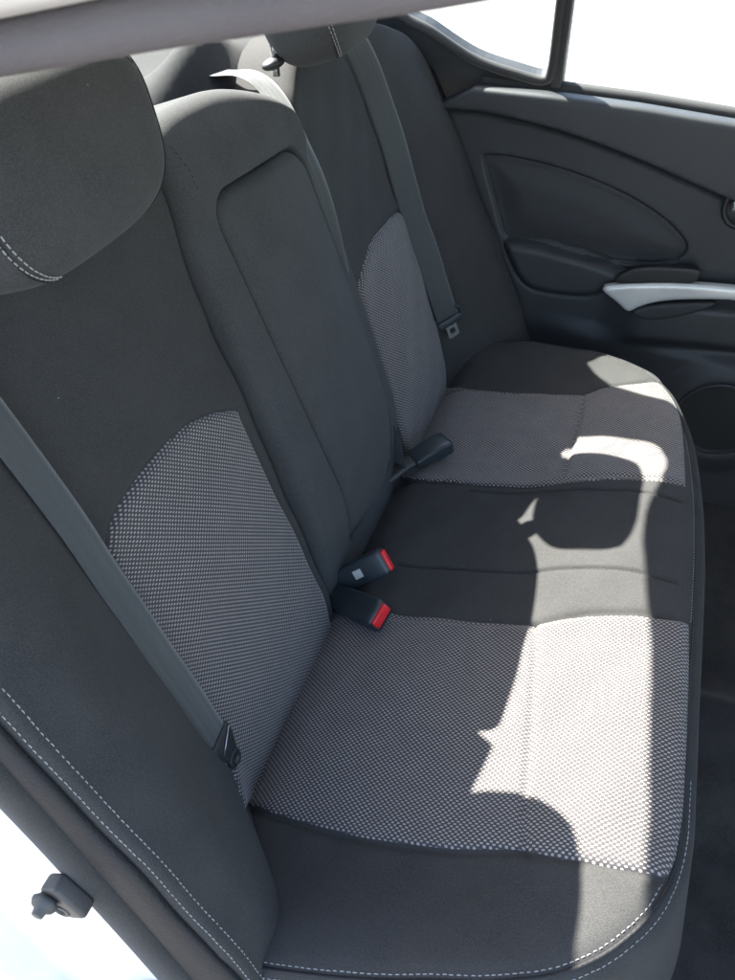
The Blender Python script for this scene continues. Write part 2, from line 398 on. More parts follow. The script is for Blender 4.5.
def inner(surf,d,lo,hi,cond=None):
    """line running at distance d inside the rim between two arc fractions"""
    P=surf.P; nx=np.roll(P,-1,0)-np.roll(P,1,0); nx/=np.linalg.norm(nx,axis=1)[:,None]; nin=np.stack([-nx[:,1],nx[:,0]],1); L=P+nin*d
    n=len(L); return L[int(lo*n):int(hi*n)]
P=cush.P; L1=P+0; 
def rimline(surf,d,test):
    P=surf.P; nx=np.roll(P,-1,0)-np.roll(P,1,0); nx/=np.linalg.norm(nx,axis=1)[:,None]; nin=np.stack([-nx[:,1],nx[:,0]],1); L=P+nin*d
    m=test(P); k=int(np.argmax(m&~np.roll(m,1))) if not m.all() else 0
    L=np.roll(L,-k,0); m=np.roll(m,-k); return L[m]
pl=rimline(cush,.011,lambda P:(P[:,0]>.02))
tube('piping',cush.on(resample(pl,.006),.0012),.0021,M_leather,cushion,8)
stitches('stitching',cush,rimline(cush,.016,lambda P:(P[:,0]>.03)&(P[:,1]<.30)),M_thread,cushion)
stitches('stitching',cush,rimline(cush,.0055,lambda P:(P[:,0]>.03)&(P[:,1]<.30)),M_thread,cushion)
stitches('stitching',cush,rimline(cush,.014,lambda P:(P[:,0]>.1)&(P[:,1]>=.31)),M_thread,cushion,.003,.002,.0004)
for q in (seamM1,seamM2): stitches('stitching',cush,q,M_dthread,cushion,.0035,.002,.0005)
stitches('stitching',cush,cush.picks([(527,852),(525,820),(529,760),(533,700),(536,650),(535,629)]),M_dthread,cushion,.004,.002,.0005)
# ---- near backrest
def bol(s): return np.interp(s,[-.1,0.,.17,.38,.56,.7],[.135,.118,.094,.066,.036,.0])
def backext(flip):
    def f(s,v):
        y=MID-v if flip else v
        h=bol(s)*(1-sstep(y,.015,.20))
        h=h+.010*np.sin(np.clip((y-.16)/.30,0,1)*math.pi)*np.sin(np.clip((s-.0)/.42,0,1)*math.pi)-.006
        h=h-.012*(1-sstep(s,-.05,.05))
        if not flip: h=h+(.013*sstep(v,.41,.48))*sstep(s,.50,.64)*sstep(v,.10,.25)
        h=h+.0018*np.sin(s*26+y*11)*np.sin(y*21-s*5)+.0010*np.sin(s*55+y*17+1)*np.sin(y*49)
        return h
    return f
nb_out=np.array([(-.10,-.035),(.64,-.030),(.682,.08),(.684,.30),(.704,.487),(-.10,.487)])
nbo=rounded(nb_out,[.02,.10,.08,.08,.010,.0],8)
nb0=Surf((0,0,0),Ub,Y,Nb,nbo,.014,.03,backext(False))
insNB=[(238,409),(215,412),(190,423),(165,445),(140,476),(120,506),(110,530),(109,548),(120,585),(150,640),(200,712),(236,775),(247,812),(266,800),(302,726),(338,622),(334,588),(285,510),(262,462)]
iNB=nb0.picks(insNB); iNB[:,1]=np.minimum(iNB[:,1],.470); iNB[:,0]=np.maximum(iNB[:,0],-.06)
nback=Surf((0,0,0),Ub,Y,Nb,nbo,.011,.022,backext(False),[(resample(iNB,.01,True),.005,.0045)])
nb=nback.mesh('backrest',M_black,seat,g=.0055,skirt=.10)
nb['label']='near backrest half with a rounded woven mesh panel'
nback.patch('fabric_insert',iNB,M_meshb,nb)
# leatherette side facing and double stitching
st1=catmull(nback.picks([(-30,660),(0,688),(60,742),(120,808),(180,877),(230,935),(275,985)]),8)
st1s=resample(st1,.01)
yl=np.stack([np.linspace(-.09,.56,60),np.full(60,-.018)],1); yl2=np.stack([np.linspace(-.09,.56,60),np.full(60,-.0285)],1)
stitches('stitching',nback,yl,M_thread,nb); stitches('stitching',nback,yl2,M_thread,nb)
side=[]
for s_ in np.linspace(-.10,.60,60):
    rr=[]
    b0=float(nback.height(np.array([[s_,-.034]]))[0])
    for (dy,dh) in ((-.033,b0+.012),(-.039,b0+.008),(-.0425,b0-.004),(-.044,b0-.02),(-.043,b0-.05),(-.040,b0-.075),(-.030,b0-.085),(-.030,b0-.02)):
        rr.append(s_*Ub+dy*Y+dh*Nb)
    side.append(rr)
loft('side_facing',side,M_leather,nb)
# ---- far backrest
fbo=rounded([(-.10,1.365),(.585,1.360),(.640,1.25),(.690,1.06),(.676,.945),(.612,.845),(-.10,.845)],[.02,.10,.08,.06,.04,.03,.0],8)
iFB=np.stack([iNB[:,0]*np.where(iNB[:,0]>0,.90,1),MID-iNB[:,1]],1)
iFB[:,1]=np.minimum(iFB[:,1],1.135)
fback=Surf((0,0,0),Ub,Y,Nb,fbo,.014,.03,backext(True),[(resample(iFB,.01,True),.005,.0045)])
fb=fback.mesh('backrest',M_black,seat,g=.0065,skirt=.10); fb['label']='far backrest half by the door with a belt across it'
fback.patch('fabric_insert',iFB,M_meshb,fb)
# ---- centre section
AR=rounded([(.040,.578),(.560,.536),(.588,.552),(.575,.765),(.550,.790),(.040,.792)],[.01,.03,.03,.03,.03,.01],6)
def cen(s,v):
    h=.016+.006*np.sin(np.clip((v-.49)/.35,0,1)*math.pi)
    Q=np.stack([s,v],1); d=seg_dist(Q,AR); ins=inside(Q,AR)
    h=h+.012*sstep(s,.56,.62)*(1-sstep(s,.62,.70)*1.6)
    h=h-np.where(ins,np.clip(d/.006,0,1)*.03,0)-.040*(1-sstep(s,-.04,.16))
    return h
ceno=rounded([(-.08,.489),(.678,.489),(.686,.54),(.682,.65),(.648,.745),(.606,.812),(.56,.838),(-.08,.842)],[.0,.012,.05,.05,.05,.05,.05,0],8)
cent=Surf((0,0,0),Ub,Y,Nb,ceno,.016,.020,cen)
cb=cent.mesh('backrest',M_centre,seat,g=.005,skirt=.10,fine=AR); cb['label']='centre backrest section framing the folded armrest'
def armx(s,v): return .024-.038*(1-sstep(s,-.02,.18))+.010*np.sin(np.clip((v-.60)/.17,0,1)*math.pi)+.006*np.sin(np.clip(s/.57,0,1)*math.pi)
ARi=rounded([(.043,.581),(.557,.539),(.585,.555),(.572,.762),(.547,.787),(.043,.789)],[.015,.03,.03,.03,.03,.015],6)
arm=Surf((0,0,0),Ub,Y,Nb,ARi,.018,.022,armx); arm.mesh('armrest',M_centre,seat,g=.006,skirt=.02)
stitches('stitching',cent,np.array([(.655,.492+.012),(.600,.512),(.3,.512),(.0,.512)])[:2],M_dthread,cb)
# ---- headrests
def headrest(cy,label,hy,lift):
    hs=.080; hh=.066; c0=(.703+lift)*Ub+cy*Y+.040*Nb
    nu,nv=64,40; V=[];F=[]
    def sg(x,e): return math.copysign(abs(x)**e,x)
    def pt(a,b,grow=0.):
        x=sg(math.cos(b),.62)*sg(math.cos(a),.50); y=sg(math.cos(b),.62)*sg(math.sin(a),.62); z=sg(math.sin(b),.62)
        tz=(z+1)/2; w=.90+.10*tz; dpt=.85+.20*tz
        hx=hh*dpt*x-.012*z*z*0
        return c0+(hs+grow)*z*Ub+(hy*w+grow)*y*Y+(hx+grow*x)*Nb
    for j in range(nv+1):
        b=-math.pi/2+math.pi*j/nv
        for i in range(nu): V.append(pt(2*math.pi*i/nu,b))
    for j in range(nv):
        for i in range(nu): F.append([j*nu+i,j*nu+(i+1)%nu,(j+1)*nu+(i+1)%nu,(j+1)*nu+i])
    o=build('headrest',V,F,M_head,None); me=o.data; bm=bmesh.new(); bm.from_mesh(me); bmesh.ops.remove_doubles(bm,verts=bm.verts,dist=1e-5); bmesh.ops.recalc_face_normals(bm,faces=bm.faces); bm.to_mesh(me); bm.free()
    me.polygons.foreach_set('use_smooth',[True]*len(me.polygons)); reparent(o,seat); o['label']=label
    # seams round the side faces + double pale stitching on front lower edge
    for side_ in (-1,1):
        pts=[]
        for k in range(161):
            b=-math.pi/2+math.pi*(k/160)*2
            # loop in the Ub/Nb plane at fixed y fraction: front half then back half
            front=(k<=80); bb=-math.pi/2+math.pi*(k/80) if front else math.pi/2-math.pi*((k-80)/80)
            a=(.95 if front else math.pi-.95)*side_
            pts.append(np.array(pt(a,bb,.0006)))
        tube('seam',resample(np.array(pts[2:79]),.004),.0007,M_dthread,o,6)
    tube('seam',resample(np.array([pt(.35+.5*q_,1.35-1.0*q_,.0002) for q_ in np.linspace(0,1,40)]),.004),.0007,M_dthread,o,6)
    V=[];F=[]
    for off in (0,.10):
        A=[]
        for k in range(200):
            bb=-1.12+1.9*(k/199); a=(-.74-.30*(k/199)-off*.9); A.append(np.array(pt(a,bb,.0008)))
        A=resample(np.array(A),.0065)
        for i in range(len(A)-1):
            p,q=A[i],A[i]+(A[i+1]-A[i])*.68; t=(q-p)/np.linalg.norm(q-p); u_=np.cross(t,Nb); u_/=np.linalg.norm(u_); w_=np.cross(t,u_); b0=len(V)
            for c in (p,q):
                for g_ in range(6): an=g_*math.pi/3; V.append(c+.0007*(math.cos(an)*u_+math.sin(an)*w_))
            for g_ in range(6): F.append([b0+g_,b0+(g_+1)%6,b0+6+(g_+1)%6,b0+6+g_])
            F.append([b0+g_ for g_ in range(6)][::-1]); F.append([b0+6+g_ for g_ in range(6)])
    build('stitching',V,F,M_thread,o)
    for dy in (-.098,.098):
        p0=.648*Ub+(cy+dy)*Y+(-.012)*Nb; p1=(.74+lift)*Ub+(cy+dy)*Y+(.02)*Nb
        tube('post',[p0,(p0+p1)/2,p1],.0055,M_chrome,o,14)
        bm=bmesh.new(); bmesh.ops.create_uvsphere(bm,u_segments=20,v_segments=10,radius=1,matrix=Matrix.Translation(Vector(.664*Ub+(cy+dy)*Y-.010*Nb))@Matrix([[Nb[0]*.016,0,Ub[0]*.008,0],[0,.022,0,0],[Nb[2]*.016,0,Ub[2]*.008,0],[0,0,0,1]])); bm_obj('post_collar',bm,M_dark,o)
    return o
headrest(.285,'near headrest in black knit, large at the upper left',.145,0.)
headrest(.948,'far headrest partly hidden behind the roof edge',.125,.016)
# ------------------------------------------------------------------ belts
def buckle(name,label,p_tip,p_base,nrm,w=.034,t=.022,red=True,sticker=False,taper=.78):
    p_tip,p_base,nrm=[np.array(a,float) for a in (p_tip,p_base,nrm)]
    L=np.linalg.norm(p_tip-p_base); ax=(p_tip-p_base)/L; nrm=nrm-ax*(nrm@ax); nrm/=np.linalg.norm(nrm); ac=np.cross(ax,nrm)
    r_=thing(name,label,'seat belt buckle',tuple(p_base),'belt buckles in the seat gap')
    rings=[]
    for f_ in (0,.015,.04,.12,.35,.7,.93,.985,1.):
        w_=w*(taper+(1-taper)*sstep(f_,0,.6)); t_=t*(.62+.38*sstep(f_,0,.7)); sh=1. if .03<f_<.97 else (.93 if .01<f_<.99 else .80)
        pr=[]
        for k in range(32):
            a=2*math.pi*k/32; c_,s_=math.cos(a),math.sin(a)
            pr.append(p_base+ax*L*f_+ac*w_/2*sh*math.copysign(abs(c_)**.35,c_)+nrm*(t_/2*sh*math.copysign(abs(s_)**.35,s_)+.002*math.sin(f_*math.pi)))
        rings.append(pr)
    loft('housing',rings,M_buckle,r_)
    if red:
        bm=bmesh.new(); box_bm(bm,p_tip+ax*.0008+nrm*t*.10,(ac,nrm,ax),(w*.80,t*.52,.008),.0022); bm_obj('release_button',bm,M_red,r_)
        bm=bmesh.new(); box_bm(bm,p_tip+ax*.0002-nrm*t*.27,(ac,nrm,ax),(w*.72,t*.14,.002),.0003); bm_obj('slot',bm,M_dark,r_)
    if sticker:
        bm=bmesh.new(); box_bm(bm,p_base+ax*L*.52+nrm*(t/2*.93+.0015)+ac*0,(ax,ac,nrm),(.014,.013,.0006),0); bm_obj('paper_label',bm,M_label,r_,False)
    # stalk: webbing / plastic stem down into gap
    q=p_base-ax*.05-np.array([0,0,.012]); ribbon('stem',[p_base+ax*.008,p_base-ax*.012,p_base-ax*.03-np.array([0,0,.005]),q],[ac]*4,w*.62,.013,M_stop,r_)
    return r_
bp1=cush.on(cush.pick((385,629))[None],.024)[0]; bb1=cush.on(cush.pick((330,604))[None],.022)[0]
buckle('seat_belt_buckle','black belt buckle with red button lying on the near mesh cushion panel',bp1,bb1,Nc+.55*np.array([-.3,-.9,.2]),.041,.030)
gp=cush.pick((392,580)); p2=cush.on(gp[None],.040)[0]; gb=cush.pick((338,598)); b2=cush.on(gb[None],.030)[0]
buckle('seat_belt_buckle','black belt buckle with pale sticker, upright against the centre backrest',p2,b2,np.array([.1,-.85,.45]),.040,.022,sticker=True)
p3=cush.on(cush.pick((450,455))[None],.028)[0]; b3=cush.on(cush.pick((415,474))[None],.028)[0]
buckle('seat_belt_buckle','black belt buckle without visible button on the far cushion by the crease',p3,b3,Nc+np.array([0,-.15,0]),  .044,.026,red=False,taper=.9)
def web_on(name,surf,Q,width,parent,off=.004,extra0=None,face=None):
    Q=resample(catmull(Q,10),.01); C3=surf.on(Q,off)
    k=np.ones(5)/5
    for _ in range(2):
        C3=np.stack([np.convolve(np.pad(C3[:,i],2,mode='edge'),k,'valid') for i in range(3)],1)
    if extra0 is not None: C3=np.vstack([extra0,C3])
    t=np.gradient(C3,axis=0); ac=np.cross(t,np.tile(surf.N if face is None else np.array(face,float),(len(C3),1))); ac/=np.linalg.norm(ac,axis=1)[:,None]
    return ribbon(name,C3,ac,width,.0016,M_web,parent,8),C3,ac
# near belt
nbelt=thing('seat_belt','dark grey webbing belt crossing the near backrest down to its floor anchor','seat belt',tuple(nback.on(nback.pick((240,765))[None])[0]),'rear seat belts')
Qn=nback.picks([(-70,345),(-30,400),(8,449),(54,510),(111,594),(150,650),(190,706),(218,746)])
wn,C3n,acn=web_on('webbing',nback,Qn,.035,nbelt,.010)
a0=C3n[-1]; tn=C3n[-1]-C3n[-3]; tn/=np.linalg.norm(tn); an=acn[-1]; nn=np.cross(an,tn)
if nn@Nb<0: nn=-nn
# anchor: black sleeve the webbing loops through, bolted behind
anc=a0+tn*.034
rings=[]
for f_,w_,t_ in ((-.012,.036,.006),(-.010,.041,.008),(.004,.041,.009),(.014,.034,.009),(.026,.024,.009),(.034,.018,.008),(.036,.014,.005)):
    rings.append([a0+tn*f_+an*w_/2*math.copysign(abs(math.cos(q))**.5,math.cos(q))+nn*t_/2*math.copysign(abs(math.sin(q))**.5,math.sin(q)) for q in np.linspace(0,2*math.pi,25)[:-1]])
loft('anchor_sleeve',rings,M_dark,nbelt)
tube('sleeve_edge',[a0-an*.017-tn*.008+nn*.0052,a0+an*.000+tn*.001+nn*.0058,a0+an*.011+tn*.008+nn*.0052],.0008,M_steel,nbelt,8)
revolve_=[(-.006,.004),(-.006,.012),(.003,.012),(.005,.010),(.005,.006),(.003,.005)]
u0=tn; w0=np.cross(nn,u0)
for nm,cc,sc_,mm in (('anchor_bolt',anc,1.,M_dark),('anchor_eye',a0+tn*.022+(an if (an@Uc)>0 else -an)*.022-nn*.004,.85,M_steel)):
    loft(nm,[[cc+nn*h*sc_+r_*sc_*(math.cos(q)*u0+math.sin(q)*w0) for q in np.linspace(0,2*math.pi,25)[:-1]] for h,r_ in revolve_],mm if nm=='anchor_bolt' else M_dark,nbelt)
tube('eye_ring',[a0+tn*.022+(an if (an@Uc)>0 else -an)*.022+nn*.001+.0095*(math.cos(q)*u0+math.sin(q)*w0) for q in np.linspace(0,2*math.pi,25)[:-1]],.0011,M_steel,nbelt,8,closed=True)
# far belt
fbelt=thing('seat_belt','grey webbing belt hanging over the far backrest with its metal tongue','seat belt',tuple(fback.on(fback.pick((440,325))[None])[0]),'rear seat belts')
Qf=fback.picks([(338,38),(352,62),(372,115),(392,180),(412,240),(428,290),(440,325)])
Q0=Qf[0]+np.array([.03,-.008]); sh=[]
wf,C3f,acf=web_on('webbing',fback,Qf,.047,fbelt,.020,face=(.55,-.70,.45),extra0=np.array([fback.W(np.array([[.70,Qf[0][1]-.02]]),[-.06])[0],fback.W(np.array([[.69,Qf[0][1]-.012]]),[-.02])[0]]))
a0=C3f[-1]; tf=C3f[-1]-C3f[-3]; tf/=np.linalg.norm(tf); af=acf[-1]; nf=np.cross(af,tf); nf=nf if nf@Nb>0 else -nf
if af[1]<0: af=-af
tube('tongue_grip',resample(np.array([a0-af*.029-tf*.012,a0-af*.030+tf*.002,a0-af*.022+tf*.007,a0+af*.022+tf*.007,a0+af*.030+tf*.002,a0+af*.029-tf*.014,a0+af*.022-tf*.018]),.004)+nf*.002,.0030,M_buckle,fbelt,10)
bm=bmesh.new(); box_bm(bm,a0+tf*.004+nf*.003,(af,tf,nf),(.052,.016,.009),.003); bm_obj('tongue_grip',bm,M_buckle,fbelt)
rings_o=rounded([(-.012,.008),(.012,.008),(.012,.038),(-.012,.038)],[.001,.001,.005,.005],4); rings_i=rounded([(-.006,.018),(.006,.018),(.006,.030),(-.006,.030)],.002,4)
def plate(name,outer,hole,O,A,B,Nn,th,m,parent):
    Q=np.vstack([outer,hole]); no,nh=len(outer),len(hole)
    if area(outer)<0: Q[:no]=outer[::-1]
    if area(hole)>0: Q[no:]=hole[::-1]
    E=[(i,(i+1)%no) for i in range(no)]+[(no+i,no+(i+1)%nh) for i in range(nh)]
    r_=delaunay_2d_cdt([Vector(q) for q in Q],E,[],0,1e-7); Qo=np.array([tuple(v) for v in r_[0]])
    fc=[f for f in r_[2] if inside(np.array([Qo[list(f)].mean(0)]),outer)[0] and not inside(np.array([Qo[list(f)].mean(0)]),hole)[0]]
    n=len(Qo); V=[O+A*q[0]+B*q[1]+Nn*th/2 for q in Qo]+[O+A*q[0]+B*q[1]-Nn*th/2 for q in Qo]
    F=[list(f) for f in fc]+[[i+n for i in f][::-1] for f in fc]
    bi={}
    for k,o_ in enumerate(r_[3]):
        for j in o_: bi[j]=k
    for a,b in E: F.append([bi[a],bi[b],bi[b]+n,bi[a]+n])
    o=build(name,V,F,m,None,False); bm=bmesh.new(); bm.from_mesh(o.data); bmesh.ops.recalc_face_normals(bm,faces=bm.faces); bm.to_mesh(o.data); bm.free(); reparent(o,parent); return o
plate('tongue',rings_o,rings_i,a0+nf*.003,af,tf,nf,.0026,M_steel,fbelt)
# centre belt over the shoulder then down the gap
cbelt=thing('seat_belt','pale sunlit webbing belt from the parcel shelf into the gap beside the armrest','seat belt',(-.2,.83,.6),'rear seat belts')
g0=lambda s,v,h:s*Ub+v*Y+h*Nb
bh=lambda p,h:CAM+ray(p)*((h-CAM@Nb)/(ray(p)@Nb))
cp=catmull([at_z((203,72),.568),at_z((222,73),.586),bh((248,74),-.060),bh((272,93),-.026),bh((296,138),.010),bh((318,195),.018),bh((340,285),.004),bh((374,385),-.004),bh((392,436),-.006),bh((400,468),-.004)],8)
cp=resample(cp,.01); t=np.gradient(cp,axis=0); m_=len(cp)
acv=np.array([np.cross(tt,Nb+.0*Y) for tt in t]); 
fr=np.linspace(0,1,m_)
acc=[]
for tt,f_ in zip(t,fr):
    tw=sstep(f_,.28,.55); a1=np.array([.25,1.,0.]); a2=Y*.80+Nb*.55; a=a1*(1-tw)+a2*tw; a2=np.cross(tt,np.array([.5,-.75,.4])); a2=a2 if a2[1]>0 else -a2; a=a1*(1-tw)+a2/np.linalg.norm(a2)*tw; e_=sstep(f_,.5,.75); a=a*(1-e_)+(Y*.55-Nb*.8)*e_; acc.append(a/np.linalg.norm(a))
ribbon('webbing',cp,acc,.040,.0016,M_web,cbelt,8)
# ------------------------------------------------------------------ far door
door=thing('rear_door','closed far rear door with black moulded panel, silver pull handle and window','car door',(.35,1.42,-.3))
YD=1.385
Xa=np.array([1.,0,0]); Za=np.array([0,0,1.])
def dp(p,y=YD): q=at_y(p,y); return (q[0],q[2])
sill=[dp((432,72)),dp((480,78)),dp((557,86)),dp((640,97)),dp((735,113))]
top_line=[(-.29,.505),(-.235,.512)]+[(x,z-.006) for x,z in sill[1:]]+[(.7,.50),(1.15,.495)]
edge=[dp((440,100)),dp((470,180)),dp((498,262)),dp((528,345)),dp((545,400))]
d_out=np.array(top_line[2:]+[(1.15,-.34),(.30,-.34),(.15,-.22)]+edge[::-1])
gl1=catmull([dp(p) for p in ((440,104),(490,108),(560,125),(630,150),(690,176),(745,200))],8)
pan=catmull([dp(p) for p in ((486,160),(492,154),(520,157),(570,170),(620,190),(660,214),(684,238),(683,252),(660,262),(600,258),(560,248),(525,238),(507,235),(497,205))],6,True)
low=catmull([dp(p) for p in ((506,238),(540,240),(580,250),(615,262),(632,272),(610,288),(585,294),(545,290),(525,282),(512,262))],6,True)
spk=np.array(dp((718,410))); spr=.092
def dext(x,z):
    Q=np.stack([x,z],1); h=.012*np.ones(len(x))
    g=np.interp(x,gl1[:,0],gl1[:,1]); below=sstep(g-z,-.004,.010); h=h+.030*(1-below)      # upper ledge stands proud
    ins=inside(Q,pan); d=seg_dist(Q,pan); sd=np.where(ins,d,-d); h=h-.010*sstep(sd,-.004,.006)+.006*sstep(sd,.0,.06)
    ins=inside(Q,low); d=seg_dist(Q,low); sd=np.where(ins,d,-d); h=h+.016*sstep(sd,-.002,.018)
    zz=np.interp(x,[0.2,.35,.5,.8,1.2],[.085,.10,.118,.14,.15])
    arm_=sstep(z,zz-.075,zz-.035)*(1-sstep(z,zz+.03,zz+.05))*sstep(x,.24,.34); h=h+.040*arm_
    h=h+.020*sstep(x,.10,.30)*(1-sstep(z,.02,.06))
    ds=np.hypot(x-spk[0],z-spk[1]); h=h+.012*(1-sstep(ds,spr+.005,spr+.06))*1.-.016*(1-sstep(ds,spr-.010,spr-.002))
    return h
dsurf=Surf((0,YD,0),Xa,Za,-Y,d_out,.010,.012,dext,[(gl1,.003,.006),(resample(pan,.008,True),.0025,.004),(resample(low,.008,True),.0025,.004)])
dpn=dsurf.mesh('door_panel',M_door,door,g=.0065,skirt=.02,nrim=4)
dsurf.patch('trim_panel',pan,M_doorsoft,dpn,g=.006,off=.0010,dip=.003)
dsurf.patch('pocket_trim',low,M_door,dpn,g=.006,off=.0010,dip=.003)
# handle: bright bar + recess
def px(p,y=YD-.055): q=at_y(p,y); return np.array([q[0],q[2]])
hd=np.array([px(p) for p in ((602,290),(612,286),(640,284),(680,284),(735,288),(790,294),(850,303),(850,318),(790,309),(735,301),(690,300),(660,302),(640,307),(628,312),(618,304))])
hs_=Surf((0,YD-.048,0),Xa,Za,-Y,catmull(hd,5,True),.008,.008,lambda x,z:0.010+0*x); h_=hs_.mesh('pull_handle',M_silver,door,g=.004,skirt=.010,nrim=5); h_['label']='bright silver door pull bar'
rc_=np.array([px(p,YD-.045) for p in ((614,281),(628,270),(650,266),(695,268),(700,274),(690,283),(650,283))])
r2=Surf((0,YD-.040,0),Xa,Za,-Y,catmull(rc_,5,True),.004,.004,lambda x,z:0.012+0*x); r2.mesh('handle_recess',M_dark,door,g=.005,skirt=.012,nrim=3)
lp=np.array([px(p,YD-.05) for p in ((632,312),(650,305),(690,302),(716,303),(700,311),(670,318),(645,319))])
r3=Surf((0,YD-.045,0),Xa,Za,-Y,catmull(lp,5,True),.006,.006,lambda x,z:0.010+0*x); r3.mesh('grip_scoop',M_doorsoft,door,g=.005,skirt=.012,nrim=3)
sp=[dsurf.on(np.array([[spk[0]+(spr-.004)*math.cos(a),spk[1]+(spr-.004)*math.sin(a)]]),.003)[0] for a in np.linspace(0,2*math.pi,65)[:-1]]
tube('speaker_ring',sp,.0035,M_door,door,8,closed=True)
gr=np.array([(spk[0]+(spr-.008)*math.cos(a),spk[1]+(spr-.008)*math.sin(a)) for a in np.linspace(0,2*math.pi,49)[:-1]])
def grille_mat():
    m,nt,b=mat('speaker_mesh'); u,v=uvxy(nt); a=mth(nt,'COSINE',mth(nt,'MULTIPLY',u,2*math.pi/.004)); c=mth(nt,'COSINE',mth(nt,'MULTIPLY',v,2*math.pi/.004)); f=ramp(nt,mth(nt,'MULTIPLY',a,c),.1,.5)
    nt.links.new(mixc(nt,f,(.018,.019,.021),(.004,.004,.004)),b.inputs['Base Color']); b.inputs['Roughness'].default_value=.5; bump(nt,b,f,-.4 if 0 else .4,.0008); return m
dsurf.patch('speaker_grille',gr,grille_mat(),door,g=.01,off=.004,dip=.002)
# inside door opener at right edge
oc=at_y((742,205),YD-.02)
tube('opener_bezel',[oc+np.array([.030*math.cos(a),-.012,.036*math.sin(a)]) for a in np.linspace(0,2*math.pi,41)[:-1]],.005,M_dark,door,10,closed=True)
bm=bmesh.new(); box_bm(bm,oc+np.array([.004,-.010,.0]),(Xa,Y,Za),(.045,.012,.022),.005); bm_obj('opener_lever',bm,M_steel,door)
# window sill strip, divider, glass
sl=[np.array([x,YD+.004,z]) for x,z in top_line[2:]]
tube('window_seal',resample(np.array(sl)+np.array([0,.012,-.001]),.01),.013,M_rubber,door,8)
dvb=at_y((557,80),1.39); dvt=dvb+np.array([.005,-.168,.40]); 
bm=bmesh.new(); axz=(dvt-dvb)/np.linalg.norm(dvt-dvb); axx=np.cross(Y,axz); axx/=np.linalg.norm(axx); axy=np.cross(axz,axx)
box_bm(bm,(dvb+dvt)/2,(axx,axy,axz),(.019,.020,np.linalg.norm(dvt-dvb)+.02),.004); bm_obj('window_divider',bm,M_rubber,door)
def lean(x,z): return np.array([x,1.405-.42*(z-.5),z])
gv=[lean(dvb[0],.49),lean(1.10,.48),lean(1.10,.86),lean(dvb[0],.90)]
def slab(name,P4,th,m,parent):
    P4=[np.array(p,float) for p in P4]; n=np.cross(P4[1]-P4[0],P4[2]-P4[0]); n/=np.linalg.norm(n); k=len(P4)
    V=[p+n*th/2 for p in P4]+[p-n*th/2 for p in P4]; F=[list(range(k)),[k+i for i in range(k)][::-1]]+[[i,(i+1)%k,k+(i+1)%k,k+i][::-1] for i in range(k)]
    return build(name,V,F,m,parent,False)
slab('window_glass',gv,.003,M_glass,door)
# ------------------------------------------------------------------ car body
car=thing('car_body','white car body around the rear seat with roof, rear window and striker','car',(-.1,.65,-.65))
# quarter window frame (far): dark sail panel with opening
qi=catmull([(-.235,.615),(-.16,.572),(-.08,.532),(0.0,.515),(.050,.510),(.064,.53),(.066,.62),(.066,.74),(.066,.84),(.03,.87),(-.06,.865),(-.19,.87),(-.28,.77)],5,True)
qo=np.array([(-.42,.42),(-.25,.42),(-.18,.42),(-.10,.42),(.0,.42),(.085,.42),(.085,.89),(-.10,.93),(-.30,.90),(-.40,.86),(-.62,.62),(-.62,.46)])
O_=np.array([0,1.405,.5]); B_=np.array([0,-.42,1.])
q2=lambda Q:np.array(Q)-np.array([0,.5])
nrmq=np.cross(Xa,B_); nrmq/=np.linalg.norm(nrmq)
plate('pillar_trim',q2(qo),q2(qi)[::-1] if area(q2(qi))>0 else q2(qi),O_,Xa,B_,nrmq,.03,M_door,car)
tube('window_seal',[O_+Xa*x+B_*z-nrmq*(.018)*(1 if nrmq[1]>0 else -1) for x,z in resample(q2(qi),.01,True)],.009,M_rubber,car,8,closed=True)
slab('quarter_glass',[O_+Xa*x+B_*z for x,z in q2([(-.26,.50),(.075,.50),(.075,.85),(-.26,.85)])],.003,M_glass,car)
# roof: curved double skin from header forward
HX=-.311; HZ=.925
def roofpt(x,y,dz=0.):
    c=1-((y-.665)/.70)**2; a_=y-.665
    x=x+(.027-.085*min(a_,.25)+.25*max(a_-.30,0))*min(max((.3-x)/.6,0),1)
    return np.array([x,y,.902+.060*max(c,-.3)+.045*float(sstep(x,-.05,.35))+dz])
def grid_slab(name,f,X,Yv,th,m,parent,second=None):
    nx_,ny_=len(X),len(Yv); V=[f(x,y) for x in X for y in Yv]+[f(x,y)-np.array([0,0,th]) for x in X for y in Yv]; n=nx_*ny_; F=[];mi=[]
    for i in range(nx_-1):
        for j in range(ny_-1):
            a=i*ny_+j; F.append([a,a+ny_,a+ny_+1,a+1]);mi.append(0); F.append([n+a,n+a+1,n+a+ny_+1,n+a+ny_]);mi.append(1)
    for i in range(nx_-1):
        for j in (0,ny_-1): a=i*ny_+j; F.append([a,a+ny_,n+a+ny_,n+a]);mi.append(0)
    for j in range(ny_-1):
        for i in (0,nx_-1): a=i*ny_+j; F.append([a,a+1,n+a+1,n+a]);mi.append(0)
    return build(name,V,F,m,parent,True,None,mi)
grid_slab('roof',roofpt,np.linspace(HX,1.5,24),np.linspace(-.012,1.262,28),.03,[M_paint,M_liner],car)
